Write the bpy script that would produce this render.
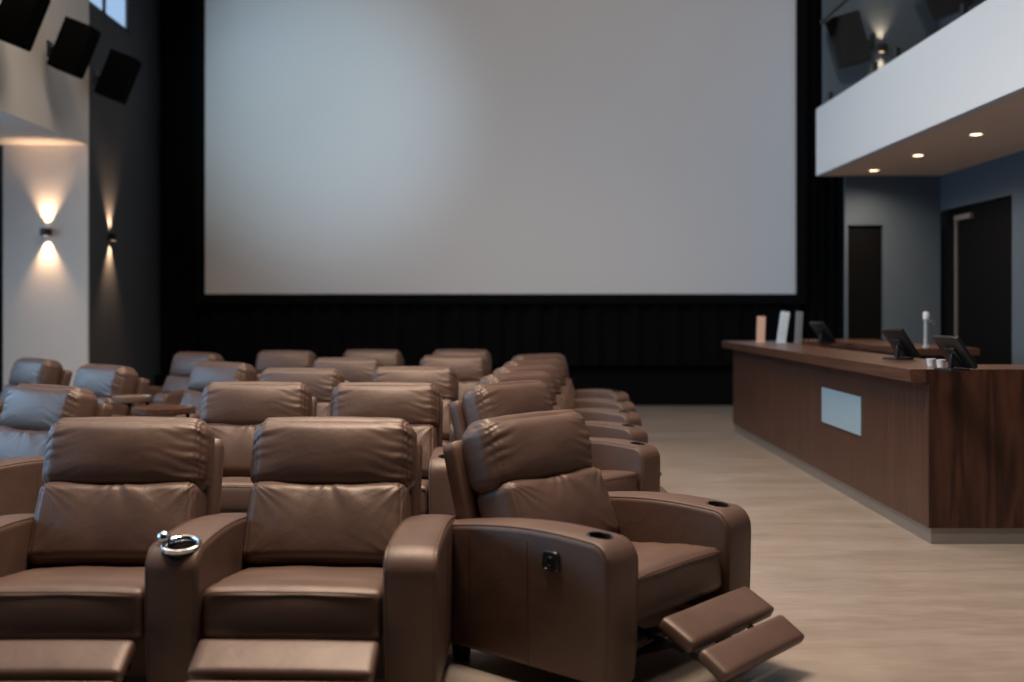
import bpy, bmesh, math, random
from mathutils import Vector, Matrix, noise

for o in list(bpy.data.objects):
    bpy.data.objects.remove(o, do_unlink=True)
SC = bpy.context.scene
COL = SC.collection
random.seed(7)
PI = math.pi

# ------------------------------------------------------------------ camera
F = 1050.0                       # focal length in pixels of the 1024 px wide frame
CX, CY, H = 500.0, 311.0, 1.5
cam_d = bpy.data.cameras.new('camera')
cam = bpy.data.objects.new('camera', cam_d)
COL.objects.link(cam)
cam_d.sensor_width = 36.0
cam_d.lens = 36.0 * F / 1024.0
cam_d.shift_x = (512 - CX) / 1024.0
cam_d.shift_y = -(341 - CY) / 1024.0
cam_d.clip_start = 0.05
cam_d.clip_end = 100
cam.location = (0, 0, H)
cam.rotation_euler = (PI / 2, 0, 0)
cam_d.dof.use_dof = True
cam_d.dof.focus_distance = 5.5
cam_d.dof.aperture_fstop = 1.1
SC.camera = cam


def P(x, y, Y):
    """the point at distance Y seen at pixel x, y"""
    return Vector(((x - CX) * Y / F, Y, H - (y - CY) * Y / F))


# ------------------------------------------------------------------ light
SC.view_settings.view_transform = 'Standard'
SC.view_settings.look = 'None'
SC.view_settings.gamma = 1.0
SC.view_settings.exposure = 0.0
SC.view_settings.use_curve_mapping = False

w = bpy.data.worlds.new('world')
SC.world = w
w.use_nodes = True
w.node_tree.nodes['Background'].inputs[0].default_value = (0.42, 0.60, 0.85, 1)
w.node_tree.nodes['Background'].inputs[1].default_value = 1.0


def area(name, loc, target, sx, sy, power, color, spread=PI):
    l = bpy.data.lights.new(name, 'AREA')
    l.shape = 'RECTANGLE'
    l.size, l.size_y = sx, sy
    l.energy, l.color, l.spread = power, color, spread
    o = bpy.data.objects.new(name, l)
    COL.objects.link(o)
    o.location = loc
    d = Vector(target) - Vector(loc)
    o.rotation_euler = d.to_track_quat('-Z', 'Y').to_euler()
    return o


def spot(name, loc, target, power, color, angle, blend=0.6, size=0.05):
    l = bpy.data.lights.new(name, 'SPOT')
    l.energy, l.color, l.spot_size, l.spot_blend, l.shadow_soft_size = power, color, angle, blend, size
    o = bpy.data.objects.new(name, l)
    COL.objects.link(o)
    o.location = loc
    d = Vector(target) - Vector(loc)
    o.rotation_euler = d.to_track_quat('-Z', 'Y').to_euler()
    return o


WARM = (1.0, 0.82, 0.66)
COOL = (0.36, 0.66, 1.0)
# daylight through the tall windows of the left side, under the mezzanine
area('daylight_low_window', (-8.2, 7.0, 2.7), (0, 7.6, 0.6), 10.0, 1.7, 160, COOL, math.radians(130))
# daylight through the high windows above the mezzanine
area('daylight_high_window', (-5.2, 8.0, 6.3), (5.0, 8.6, 3.6), 9.0, 1.6, 112, (0.60, 0.84, 1.0), math.radians(115))
# ceiling lights over the seats
area('ceiling_light_rear', (-0.6, 4.5, 7.6), (-0.6, 4.9, 0), 2.8, 0.8, 340, WARM, math.radians(120))
area('ceiling_light_middle', (-0.2, 8.8, 7.6), (-0.2, 9.6, 0), 4.0, 1.2, 165, WARM, math.radians(120))
area('ceiling_light_aisle', (2.6, 4.4, 7.6), (2.4, 4.8, 0), 2.0, 1.2, 40, WARM, math.radians(120))
area('ceiling_light_wall', (-4.5, 10.5, 7.6), (-5.2, 10.8, 0), 0.8, 6.0, 185, WARM, math.radians(150))
# added spots, no real projector: cool patch, then warm wash on the screen
spot('added_screen_spot', (-3.2, 3.0, 6.6), P(320, 115, 17.0), 3000, (0.55, 0.84, 1.0), math.radians(24), 1.0, 0.4)
spot('added_screen_wash', (0.5, 1.0, 6.8), P(600, 60, 17.0), 2500, (1.0, 0.86, 0.75), math.radians(50), 1.0, 0.4)


# ------------------------------------------------------------------ materials
def new_mat(name):
    m = bpy.data.materials.new(name)
    m.use_nodes = True
    nt = m.node_tree
    return m, nt, nt.nodes['Principled BSDF']


def mat_plain(name, col, rough=0.5, metal=0.0, spec=0.5, emit=None, estr=0.0, vary=0.06, scale=6.0):
    m, nt, b = new_mat(name)
    tc = nt.nodes.new('ShaderNodeTexCoord')
    n = nt.nodes.new('ShaderNodeTexNoise')
    n.inputs['Scale'].default_value = scale
    n.inputs['Detail'].default_value = 4
    mr = nt.nodes.new('ShaderNodeMapRange')
    mr.inputs['To Min'].default_value = 1 - vary
    mr.inputs['To Max'].default_value = 1 + vary
    mx = nt.nodes.new('ShaderNodeVectorMath')
    mx.operation = 'SCALE'
    mx.inputs[0].default_value = col[:3]
    nt.links.new(tc.outputs['Object'], n.inputs['Vector'])
    nt.links.new(n.outputs['Fac'], mr.inputs['Value'])
    nt.links.new(mr.outputs[0], mx.inputs['Scale'])
    nt.links.new(mx.outputs[0], b.inputs['Base Color'])
    b.inputs['Roughness'].default_value = rough
    b.inputs['Metallic'].default_value = metal
    b.inputs['Specular IOR Level'].default_value = spec
    if emit:
        b.inputs['Emission Color'].default_value = (*emit, 1)
        b.inputs['Emission Strength'].default_value = estr
    return m


def mat_leather():
    m, nt, b = new_mat('brown_leather')
    N, L = nt.nodes, nt.links
    tc = N.new('ShaderNodeTexCoord')
    oi = N.new('ShaderNodeObjectInfo')
    off = N.new('ShaderNodeVectorMath'); off.operation = 'MULTIPLY_ADD'
    cmb = N.new('ShaderNodeCombineXYZ')
    for i in range(3):
        L.new(oi.outputs['Random'], cmb.inputs[i])
    off.inputs[1].default_value = (7.0, 11.0, 5.0)
    L.new(cmb.outputs[0], off.inputs[0]); L.new(tc.outputs['Object'], off.inputs[2])
    big = N.new('ShaderNodeTexNoise'); big.inputs['Scale'].default_value = 5; big.inputs['Detail'].default_value = 5
    L.new(off.outputs[0], big.inputs['Vector'])
    ramp = N.new('ShaderNodeValToRGB')
    ramp.color_ramp.elements[0].position = 0.3
    ramp.color_ramp.elements[0].color = (0.067, 0.034, 0.024, 1)
    ramp.color_ramp.elements[1].position = 0.72
    ramp.color_ramp.elements[1].color = (0.093, 0.049, 0.035, 1)
    L.new(big.outputs['Fac'], ramp.inputs[0]); L.new(ramp.outputs[0], b.inputs['Base Color'])
    rr = N.new('ShaderNodeMapRange'); rr.inputs['To Min'].default_value = 0.45; rr.inputs['To Max'].default_value = 0.55
    L.new(big.outputs['Fac'], rr.inputs['Value']); L.new(rr.outputs[0], b.inputs['Roughness'])
    vor = N.new('ShaderNodeTexVoronoi'); vor.inputs['Scale'].default_value = 260
    L.new(tc.outputs['Object'], vor.inputs['Vector'])
    wr = N.new('ShaderNodeTexNoise'); wr.inputs['Scale'].default_value = 14; wr.inputs['Detail'].default_value = 3; wr.inputs['Distortion'].default_value = 0.8
    L.new(off.outputs[0], wr.inputs['Vector'])
    b1 = N.new('ShaderNodeBump'); b1.inputs['Strength'].default_value = 0.22; b1.inputs['Distance'].default_value = 0.0012
    L.new(vor.outputs['Distance'], b1.inputs['Height'])
    b2 = N.new('ShaderNodeBump'); b2.inputs['Strength'].default_value = 0.18; b2.inputs['Distance'].default_value = 0.010
    L.new(wr.outputs['Fac'], b2.inputs['Height']); L.new(b1.outputs[0], b2.inputs['Normal']); L.new(b2.outputs[0], b.inputs['Normal'])
    b.inputs['Specular IOR Level'].default_value = 0.85
    b.inputs['Specular Tint'].default_value = (1.0, 0.88, 0.79, 1)
    return m


def mat_wood(name, c0, c1, stretch, wave_scale=2.0, rough=0.42, cath=True, spec=0.4):
    """walnut: long fibres along the axis whose stretch factor is small"""
    m, nt, b = new_mat(name)
    N, L = nt.nodes, nt.links
    tc = N.new('ShaderNodeTexCoord')
    mp = N.new('ShaderNodeMapping'); mp.inputs['Scale'].default_value = stretch
    L.new(tc.outputs['Object'], mp.inputs['Vector'])
    n1 = N.new('ShaderNodeTexNoise'); n1.inputs['Scale'].default_value = 9; n1.inputs['Detail'].default_value = 8; n1.inputs['Roughness'].default_value = 0.65
    L.new(mp.outputs[0], n1.inputs['Vector'])
    n2 = N.new('ShaderNodeTexNoise'); n2.inputs['Scale'].default_value = wave_scale; n2.inputs['Detail'].default_value = 2; n2.inputs['Distortion'].default_value = 0.6
    L.new(mp.outputs[0], n2.inputs['Vector'])
    mul = N.new('ShaderNodeMath'); mul.operation = 'MULTIPLY'; mul.inputs[1].default_value = 26 if cath else 9
    L.new(n2.outputs['Fac'], mul.inputs[0])
    sn = N.new('ShaderNodeMath'); sn.operation = 'SINE'
    L.new(mul.outputs[0], sn.inputs[0])
    mr = N.new('ShaderNodeMapRange'); mr.inputs['From Min'].default_value = -1
    L.new(sn.outputs[0], mr.inputs['Value'])
    mx = N.new('ShaderNodeMix'); mx.data_type = 'FLOAT'; mx.inputs[0].default_value = 0.62 if cath else 0.8
    L.new(mr.outputs[0], mx.inputs[2]); L.new(n1.outputs['Fac'], mx.inputs[3])
    ramp = N.new('ShaderNodeValToRGB')
    ramp.color_ramp.elements[0].position = 0.25; ramp.color_ramp.elements[0].color = (*c0, 1)
    ramp.color_ramp.elements[1].position = 0.75; ramp.color_ramp.elements[1].color = (*c1, 1)
    L.new(mx.outputs[0], ramp.inputs[0]); L.new(ramp.outputs[0], b.inputs['Base Color'])
    b.inputs['Roughness'].default_value = rough
    b.inputs['Specular IOR Level'].default_value = spec
    return m


def mat_floor():
    m, nt, b = new_mat('polished_beige_concrete')
    N, L = nt.nodes, nt.links
    tc = N.new('ShaderNodeTexCoord')
    mp = N.new('ShaderNodeMapping'); mp.inputs['Scale'].default_value = (0.5, 2.2, 1)
    L.new(tc.outputs['Object'], mp.inputs['Vector'])
    n1 = N.new('ShaderNodeTexNoise'); n1.inputs['Scale'].default_value = 1.6; n1.inputs['Detail'].default_value = 9; n1.inputs['Roughness'].default_value = 0.62; n1.inputs['Distortion'].default_value = 0.7
    L.new(mp.outputs[0], n1.inputs['Vector'])
    n2 = N.new('ShaderNodeTexNoise'); n2.inputs['Scale'].default_value = 12; n2.inputs['Detail'].default_value = 6
    L.new(mp.outputs[0], n2.inputs['Vector'])
    mx = N.new('ShaderNodeMix'); mx.data_type = 'FLOAT'; mx.inputs[0].default_value = 0.35
    L.new(n1.outputs['Fac'], mx.inputs[2]); L.new(n2.outputs['Fac'], mx.inputs[3])
    ramp = N.new('ShaderNodeValToRGB')
    ramp.color_ramp.elements[0].position = 0.36; ramp.color_ramp.elements[0].color = (0.225, 0.183, 0.153, 1)
    ramp.color_ramp.elements[1].position = 0.62; ramp.color_ramp.elements[1].color = (0.315, 0.262, 0.222, 1)
    L.new(mx.outputs[0], ramp.inputs[0]); L.new(ramp.outputs[0], b.inputs['Base Color'])
    rr = N.new('ShaderNodeMapRange'); rr.inputs['To Min'].default_value = 0.22; rr.inputs['To Max'].default_value = 0.42
    L.new(n1.outputs['Fac'], rr.inputs['Value']); L.new(rr.outputs[0], b.inputs['Roughness'])
    b.inputs['Specular IOR Level'].default_value = 0.4
    return m


def mat_glass(name, tint=(0.93, 0.96, 0.98), refl=0.12):
    m = bpy.data.materials.new(name); m.use_nodes = True
    nt = m.node_tree; N, L = nt.nodes, nt.links
    N.remove(N['Principled BSDF'])
    t = N.new('ShaderNodeBsdfTransparent'); t.inputs[0].default_value = (*tint, 1)
    g = N.new('ShaderNodeBsdfGlossy'); g.inputs['Roughness'].default_value = 0.03
    lw = N.new('ShaderNodeLayerWeight')
    pw = N.new('ShaderNodeMath'); pw.operation = 'POWER'; pw.inputs[1].default_value = 4.0
    L.new(lw.outputs['Facing'], pw.inputs[0])
    f = N.new('ShaderNodeMapRange'); f.inputs['To Min'].default_value = 0.02; f.inputs['To Max'].default_value = 0.06
    L.new(pw.outputs[0], f.inputs['Value'])
    mx = N.new('ShaderNodeMixShader')
    L.new(f.outputs[0], mx.inputs[0]); L.new(t.outputs[0], mx.inputs[1]); L.new(g.outputs[0], mx.inputs[2])
    L.new(mx.outputs[0], N['Material Output'].inputs[0])
    return m


LEATHER = mat_leather()
SEAM = mat_plain('dark_seam_thread', (0.05, 0.03, 0.022), 0.6)
BLACKP = mat_plain('black_plastic', (0.012, 0.012, 0.013), 0.35)
SPKM = mat_plain('matt_black_cabinet', (0.003, 0.003, 0.003), 0.9, spec=0.02)
BLACKM = mat_plain('black_metal', (0.02, 0.02, 0.022), 0.4, 0.6)
CHROME = mat_plain('chrome', (0.8, 0.82, 0.85), 0.14, 1.0)
CUPIN = mat_plain('cup_interior', (0.004, 0.004, 0.004), 0.6)
CUPRIM = mat_plain('black_cup_rim', (0.02, 0.018, 0.018), 0.22)
WOODV = mat_wood('walnut_vertical', (0.034, 0.013, 0.008), (0.135, 0.060, 0.038), (13, 13, 0.22), 0.9, 0.38, False)
WOODE = mat_wood('walnut_end', (0.030, 0.011, 0.0065), (0.085, 0.034, 0.021), (3.2, 3.2, 0.42), 1.5, 0.42)
WOODT = mat_wood('walnut_top', (0.055, 0.024, 0.014), (0.165, 0.078, 0.050), (7, 0.5, 7), 1.8, 0.30, False, 0.5)
TAPM = mat_plain('satin_pale_metal', (0.42, 0.44, 0.46), 0.45, 0.3)
ALU = mat_plain('brushed_aluminium', (0.30, 0.28, 0.27), 0.38, 0.6)
WALLW = mat_plain('white_plaster', (0.66, 0.62, 0.57), 0.85, vary=0.03, scale=3)
WALLD = mat_plain('dark_grey_paint', (0.040, 0.042, 0.046), 0.8, vary=0.08, scale=2)
WALLB = mat_plain('slate_blue_paint', (0.085, 0.114, 0.142), 0.75, vary=0.06, scale=2)
BLACKW = mat_plain('matt_black_cloth', (0.0045, 0.0045, 0.005), 0.95, spec=0.05, vary=0.2, scale=3)
STAGEB = mat_plain('black_stage_panel', (0.004, 0.004, 0.004), 0.9, spec=0.05)
SCREEN = mat_plain('white_screen_cloth', (0.62, 0.62, 0.63), 0.7, vary=0.012, scale=1)
SOFFIT = mat_plain('soffit_paint', (0.92, 0.77, 0.63), 0.8, vary=0.03, scale=2)
FASCIA = mat_plain('white_fascia', (0.78, 0.80, 0.82), 0.6, vary=0.02, scale=1)
CEIL = mat_plain('ceiling_dark', (0.05, 0.05, 0.055), 0.9)
FLOOR = mat_floor()
GLASS = mat_glass('clear_glass')
ACRYL_T = mat_plain('peach_acrylic', (0.72, 0.50, 0.38), 0.25)
ACRYL_W = mat_plain('frosted_white_acrylic', (0.62, 0.74, 0.84), 0.2)
ACRYL_G = mat_plain('grey_acrylic', (0.20, 0.21, 0.23), 0.15)
PLATE = mat_plain('pale_blue_grey_panel', (0.30, 0.41, 0.48), 0.25, vary=0.03)
LAMPW = mat_plain('lit_warm_lamp', (0.9, 0.8, 0.7), 0.5, emit=(1.0, 0.70, 0.42), estr=7.0)
LAMPS = mat_plain('lit_sconce_lens', (0.9, 0.8, 0.7), 0.5, emit=(1.0, 0.66, 0.36), estr=2.0)
DOORM = mat_plain('black_door_paint', (0.0035, 0.0035, 0.0038), 0.6, spec=0.1)
BRONZE = mat_plain('satin_steel_trim', (0.42, 0.36, 0.33), 0.35, 0.6)
TRAYM = mat_plain('walnut_tray', (0.20, 0.135, 0.10), 0.25)
CERAM = mat_plain('white_ceramic', (0.75, 0.78, 0.82), 0.2)
SCREENP = mat_plain('dark_glass_display', (0.012, 0.014, 0.018), 0.08)


# ------------------------------------------------------------------ helpers
def link(name, bm, mat, parent=None, smooth=False, angle=None):
    me = bpy.data.meshes.new(name)
    bmesh.ops.recalc_face_normals(bm, faces=bm.faces)
    bm.to_mesh(me); bm.free()
    me.materials.append(mat)
    if smooth:
        for p in me.polygons:
            p.use_smooth = True
        if angle:
            me.set_sharp_from_angle(angle=math.radians(angle))
    o = bpy.data.objects.new(name, me)
    COL.objects.link(o)
    if parent is not None:
        o.parent = parent
    return o


def thing(name, label, cat, loc=(0, 0, 0), rz=0.0, group=None):
    o = bpy.data.objects.new(name, None)
    o.empty_display_size = 0.1
    COL.objects.link(o)
    o.location = loc
    o.rotation_euler = (0, 0, rz)
    return tag(o, label, cat, group)


def tag(o, label, cat, group=None, kind=None):
    o['label'] = label
    o['category'] = cat
    if group: o['group'] = group
    if kind: o['kind'] = kind
    return o


def struct(o, label=None):
    o['kind'] = 'structure'
    if label: o['label'] = label
    return o


def add_box(bm, lo, hi, bev=0.0, seg=2, rot=None, about=None):
    lo, hi = Vector(lo), Vector(hi)
    r = bmesh.ops.create_cube(bm, size=1)
    vs = r['verts']
    c, s = (lo + hi) / 2, hi - lo
    for v in vs:
        v.co = Vector((v.co.x * s.x, v.co.y * s.y, v.co.z * s.z)) + c
    if bev > 0:
        es = list({e for v in vs for e in v.link_edges})
        rr = bmesh.ops.bevel(bm, geom=es, offset=bev, segments=seg, profile=0.5, affect='EDGES')
        vs = list({v for f in rr['faces'] for v in f.verts} | {v for v in vs if v.is_valid})
    if rot is not None:
        a = Vector(about) if about is not None else c
        for v in vs:
            v.co = rot @ (v.co - a) + a
    return vs


def box(name, lo, hi, mat, parent=None, bev=0.0, seg=2, rot=None, about=None, smooth=False):
    bm = bmesh.new()
    add_box(bm, lo, hi, bev, seg, rot, about)
    return link(name, bm, mat, parent, smooth, 40 if smooth else None)


def add_tube(bm, pts, r, seg=8, closed=False, cap=True):
    pts = [Vector(p) for p in pts]
    n = len(pts)
    rings = []
    up = Vector((0, 0, 1))
    for i, p in enumerate(pts):
        a = pts[(i - 1) % n] if (closed or i > 0) else p
        b = pts[(i + 1) % n] if (closed or i < n - 1) else p
        t = (b - a).normalized()
        ref = up if abs(t.dot(up)) < 0.95 else Vector((1, 0, 0))
        u = t.cross(ref).normalized(); v = t.cross(u)
        rr = r[i] if isinstance(r, (list, tuple)) else r
        rings.append([bm.verts.new(p + (u * math.cos(k * 2 * PI / seg) + v * math.sin(k * 2 * PI / seg)) * rr) for k in range(seg)])
    for i in range(n if closed else n - 1):
        A, B = rings[i], rings[(i + 1) % n]
        for k in range(seg):
            bm.faces.new((A[k], A[(k + 1) % seg], B[(k + 1) % seg], B[k]))
    if cap and not closed:
        bm.faces.new(rings[0]); bm.faces.new(rings[-1])


def tube(name, pts, r, mat, parent=None, seg=8, closed=False):
    bm = bmesh.new()
    add_tube(bm, pts, r, seg, closed)
    return link(name, bm, mat, parent, True, 50)


def add_lathe(bm, prof, seg=28, center=(0, 0, 0)):
    c = Vector(center)
    rings = []
    for (r, z) in prof:
        if r < 1e-6:
            rings.append([bm.verts.new(c + Vector((0, 0, z)))])
        else:
            rings.append([bm.verts.new(c + Vector((r * math.cos(k * 2 * PI / seg), r * math.sin(k * 2 * PI / seg), z))) for k in range(seg)])
    for A, B in zip(rings[:-1], rings[1:]):
        for k in range(seg):
            if len(A) == 1 and len(B) == 1: continue
            if len(A) == 1: bm.faces.new((A[0], B[k], B[(k + 1) % seg]))
            elif len(B) == 1: bm.faces.new((A[k], A[(k + 1) % seg], B[0]))
            else: bm.faces.new((A[k], A[(k + 1) % seg], B[(k + 1) % seg], B[k]))


def lathe(name, prof, mat, parent=None, center=(0, 0, 0), seg=28):
    bm = bmesh.new()
    add_lathe(bm, prof, seg, center)
    return link(name, bm, mat, parent, True, 40)


def cushion(a, b, c, r, n=(40, 12, 24), crown=(0, 0, 0), fn=None):
    """upholstered block of half sizes a (x) b (y) c (z): rounded, crowned, then shaped by fn(p, q)"""
    bm = bmesh.new()
    cache = {}
    h = (a, b, c)

    def spread(i, N, half):
        # parameter with more rows near the rounded edges
        u = -1 + 2 * i / N
        k = min(0.45, r / half * 1.1)
        return u * (1 - k) + k * math.copysign(1 - (1 - abs(u)) ** 1.8, u) if abs(u) > 1e-9 else 0.0

    def vert(q):
        key = tuple(round(t, 6) for t in q)
        if key in cache: return cache[key]
        p = Vector((q[0] * a, q[1] * b, q[2] * c))
        inner = Vector([max(-(h[i] - r), min(h[i] - r, p[i])) for i in range(3)])
        d = p - inner
        if d.length > 1e-9: out = inner + d.normalized() * r
        else: out = p
        bx, by, bz = 1 - q[0] ** 2, 1 - q[1] ** 2, 1 - q[2] ** 2
        e = 0.65
        out.x += math.copysign(1, q[0]) * crown[0] * (by * bz) ** e * abs(q[0]) ** 3
        out.y += math.copysign(1, q[1]) * crown[1] * (bx * bz) ** e * abs(q[1]) ** 3
        out.z += math.copysign(1, q[2]) * crown[2] * (bx * by) ** e * abs(q[2]) ** 3
        if fn: out = fn(out, q)
        cache[key] = bm.verts.new(out)
        return cache[key]

    for ax in range(3):
        u, v = (ax + 1) % 3, (ax + 2) % 3
        for s in (-1, 1):
            for i in range(n[u]):
                for j in range(n[v]):
                    vs = []
                    for (di, dj) in ((0, 0), (1, 0), (1, 1), (0, 1)):
                        q = [0, 0, 0]
                        q[ax] = s
                        q[u] = spread(i + di, n[u], h[u])
                        q[v] = spread(j + dj, n[v], h[v])
                        vs.append(vert(q))
                    if len(set(vs)) == 4:
                        bm.faces.new(vs if s > 0 else vs[::-1])
    return bm


def copy_tree(o, parent=None, skip=()):
    c = o.copy()
    COL.objects.link(c)
    c.parent = parent
    for ch in list(o.children):
        if ch.get('variant') in skip: continue
        copy_tree(ch, c, skip)
    return c


# ------------------------------------------------------------------ recliner
ARM_C = 0.445      # distance of the arm's middle from the seat's middle
ARM_W = 0.205
ARM_F, ARM_B = -0.48, 0.52


def arm_top(y):
    """arched top line of the arm"""
    t = (y - ARM_F) / (ARM_B - ARM_F)
    return 0.565 + 0.070 * math.sin(PI * min(1, (t * 0.80 + 0.22))) ** 0.9 - 0.005 * t


def arm_profile():
    """closed outline in y, z"""
    pts = []
    R = 0.095
    zf = arm_top(ARM_F + R)
    pts.append((ARM_F + 0.012, 0.075)); pts.append((ARM_F + 0.004, 0.30)); pts.append((ARM_F, zf - R - 0.02))
    for k in range(1, 10):
        a = k / 10 * PI / 2
        pts.append((ARM_F + R - R * math.cos(a), zf - R + R * math.sin(a)))
    N = 16
    for k in range(N + 1):
        y = ARM_F + R + (ARM_B - 0.02 - ARM_F - R) * k / N
        pts.append((y, arm_top(y)))
    zb = arm_top(ARM_B - 0.02)
    pts.append((ARM_B - 0.004, zb - 0.008)); pts.append((ARM_B, zb - 0.03))
    pts.append((ARM_B - 0.01, 0.35)); pts.append((ARM_B - 0.045, 0.075))
    return pts


def build_arm(parent, side, chrome=False, variant=None, button=True, has_cup=True):
    prof = arm_profile()
    # subdivide long runs
    P2 = []
    for i, p in enumerate(prof):
        q = prof[(i + 1) % len(prof)]
        d = math.hypot(q[0] - p[0], q[1] - p[1])
        k = max(1, int(d / 0.05))
        for j in range(k):
            P2.append((p[0] + (q[0] - p[0]) * j / k, p[1] + (q[1] - p[1]) * j / k))
    n = len(P2)
    nor = []
    for i in range(n):
        a, b = P2[i - 1], P2[(i + 1) % n]
        t = Vector((b[0] - a[0], b[1] - a[1])).normalized()
        nor.append(Vector((t.y, -t.x)))      # provisional
    cen = Vector((0.0, 0.33))
    s = sum(1 if nor[i].dot(Vector(P2[i]) - cen) > 0 else -1 for i in range(n))
    if s < 0: nor = [-v for v in nor]
    r = 0.026
    hw = ARM_W / 2
    steps = []
    for k in range(6):
        a = k / 5 * PI / 2
        steps.append((-hw + r - r * math.cos(a), r - r * math.sin(a)))
    for t in (-0.5, 0, 0.5):
        steps.append((hw * t, -0.006 * (1 - t * t * 1.0)))
    steps += [(-x, i) for x, i in steps[5::-1]]
    bm = bmesh.new()
    cx = side * ARM_C
    rings = []
    for (x, ins) in steps:
        ring = []
        for i in range(n):
            p = Vector(P2[i]) - nor[i] * ins
            low = max(0, (0.45 - p.y)) / 0.45          # narrower towards the floor on the outer side
            xx = x * (1 - 0.06 * low * low)
            ring.append(bm.verts.new((cx + xx, p.x, p.y)))
        rings.append(ring)
    for A, B in zip(rings[:-1], rings[1:]):
        for i in range(n):
            bm.faces.new((A[i], A[(i + 1) % n], B[(i + 1) % n], B[i]))
    bm.faces.new(rings[0]); bm.faces.new(rings[-1][::-1])
    arm = link('armrest', bm, LEATHER, parent)
    # bore for the cup
    cy_, cr = ARM_F + (0.072 if chrome else 0.115), (0.064 if chrome else 0.050)
    cz = arm_top(cy_)
    bmc = bmesh.new()
    add_lathe(bmc, [(0, -0.09), (cr, -0.09), (cr, 0.06), (0, 0.06)], 32, (cx + (0.018 if chrome else 0), cy_, cz))
    if not has_cup: bmesh.ops.translate(bmc, verts=bmc.verts, vec=(0, 0, 5))
    cut = link('cut', bmc, LEATHER)
    md = arm.modifiers.new('b', 'BOOLEAN'); md.operation = 'DIFFERENCE'; md.object = cut; md.solver = 'EXACT'
    bpy.context.view_layer.update()
    dg = bpy.context.evaluated_depsgraph_get()
    me = bpy.data.meshes.new_from_object(arm.evaluated_get(dg))
    arm.modifiers.clear()
    arm.data = me
    for p in me.polygons: p.use_smooth = True
    me.set_sharp_from_angle(angle=math.radians(38))
    cm = cut.data
    bpy.data.objects.remove(cut); bpy.data.meshes.remove(cm)
    # slope of the top at the cup
    sl = math.atan2(arm_top(cy_ + 0.04) - arm_top(cy_ - 0.04), 0.08)
    R = Matrix.Rotation(sl + (0.10 if chrome else 0.03), 4, 'X')
    if has_cup: add_cup(arm, cx + (0.018 if chrome else 0), cy_, cz, cr, R, chrome)
    # piping along both top edges
    arm_trim(arm, P2, nor, n, cx, hw, side, button)
    if variant:
        arm['variant'] = variant
    return arm


def add_cup(arm, cx, cy_, cz, cr, R, chrome):
    prof_c = [(0, -0.085), (cr - 0.004, -0.085), (cr - 0.002, -0.01)]
    bmc = bmesh.new(); add_lathe(bmc, prof_c, 32)
    bmc.transform(Matrix.Translation((cx, cy_, cz)) @ R)
    cup = link('cup_holder', bmc, CUPIN, arm, True, 40)
    bmr = bmesh.new()
    if chrome:
        add_lathe(bmr, [(cr - 0.006, -0.012), (cr - 0.005, 0.007), (cr + 0.001, 0.011), (cr + 0.010, 0.008), (cr + 0.012, -0.004)], 36)
        bmr.transform(Matrix.Translation((cx, cy_, cz)) @ R)
        rim = link('cup_rim', bmr, CHROME, arm, True, 60); rim['label'] = 'polished chrome cup rim'
        bmk = bmesh.new(); bmesh.ops.create_uvsphere(bmk, u_segments=24, v_segments=14, radius=0.026)
        add_tube(bmk, [(0, 0, -0.005), (0, 0, -0.03)], [0.014, 0.017], 16)
        bmk.transform(Matrix.Translation((cx - 0.070, cy_ + 0.012, cz + 0.024)))
        kn = link('control_knob', bmk, CHROME, arm, True, 60); kn['label'] = 'round chrome knob'
    else:
        add_lathe(bmr, [(cr - 0.006, -0.012), (cr - 0.004, 0.004), (cr + 0.002, 0.006), (cr + 0.006, 0.003), (cr + 0.007, -0.004)], 36)
        bmr.transform(Matrix.Translation((cx, cy_, cz)) @ R)
        link('cup_rim', bmr, CUPRIM, arm, True, 60)


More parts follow.
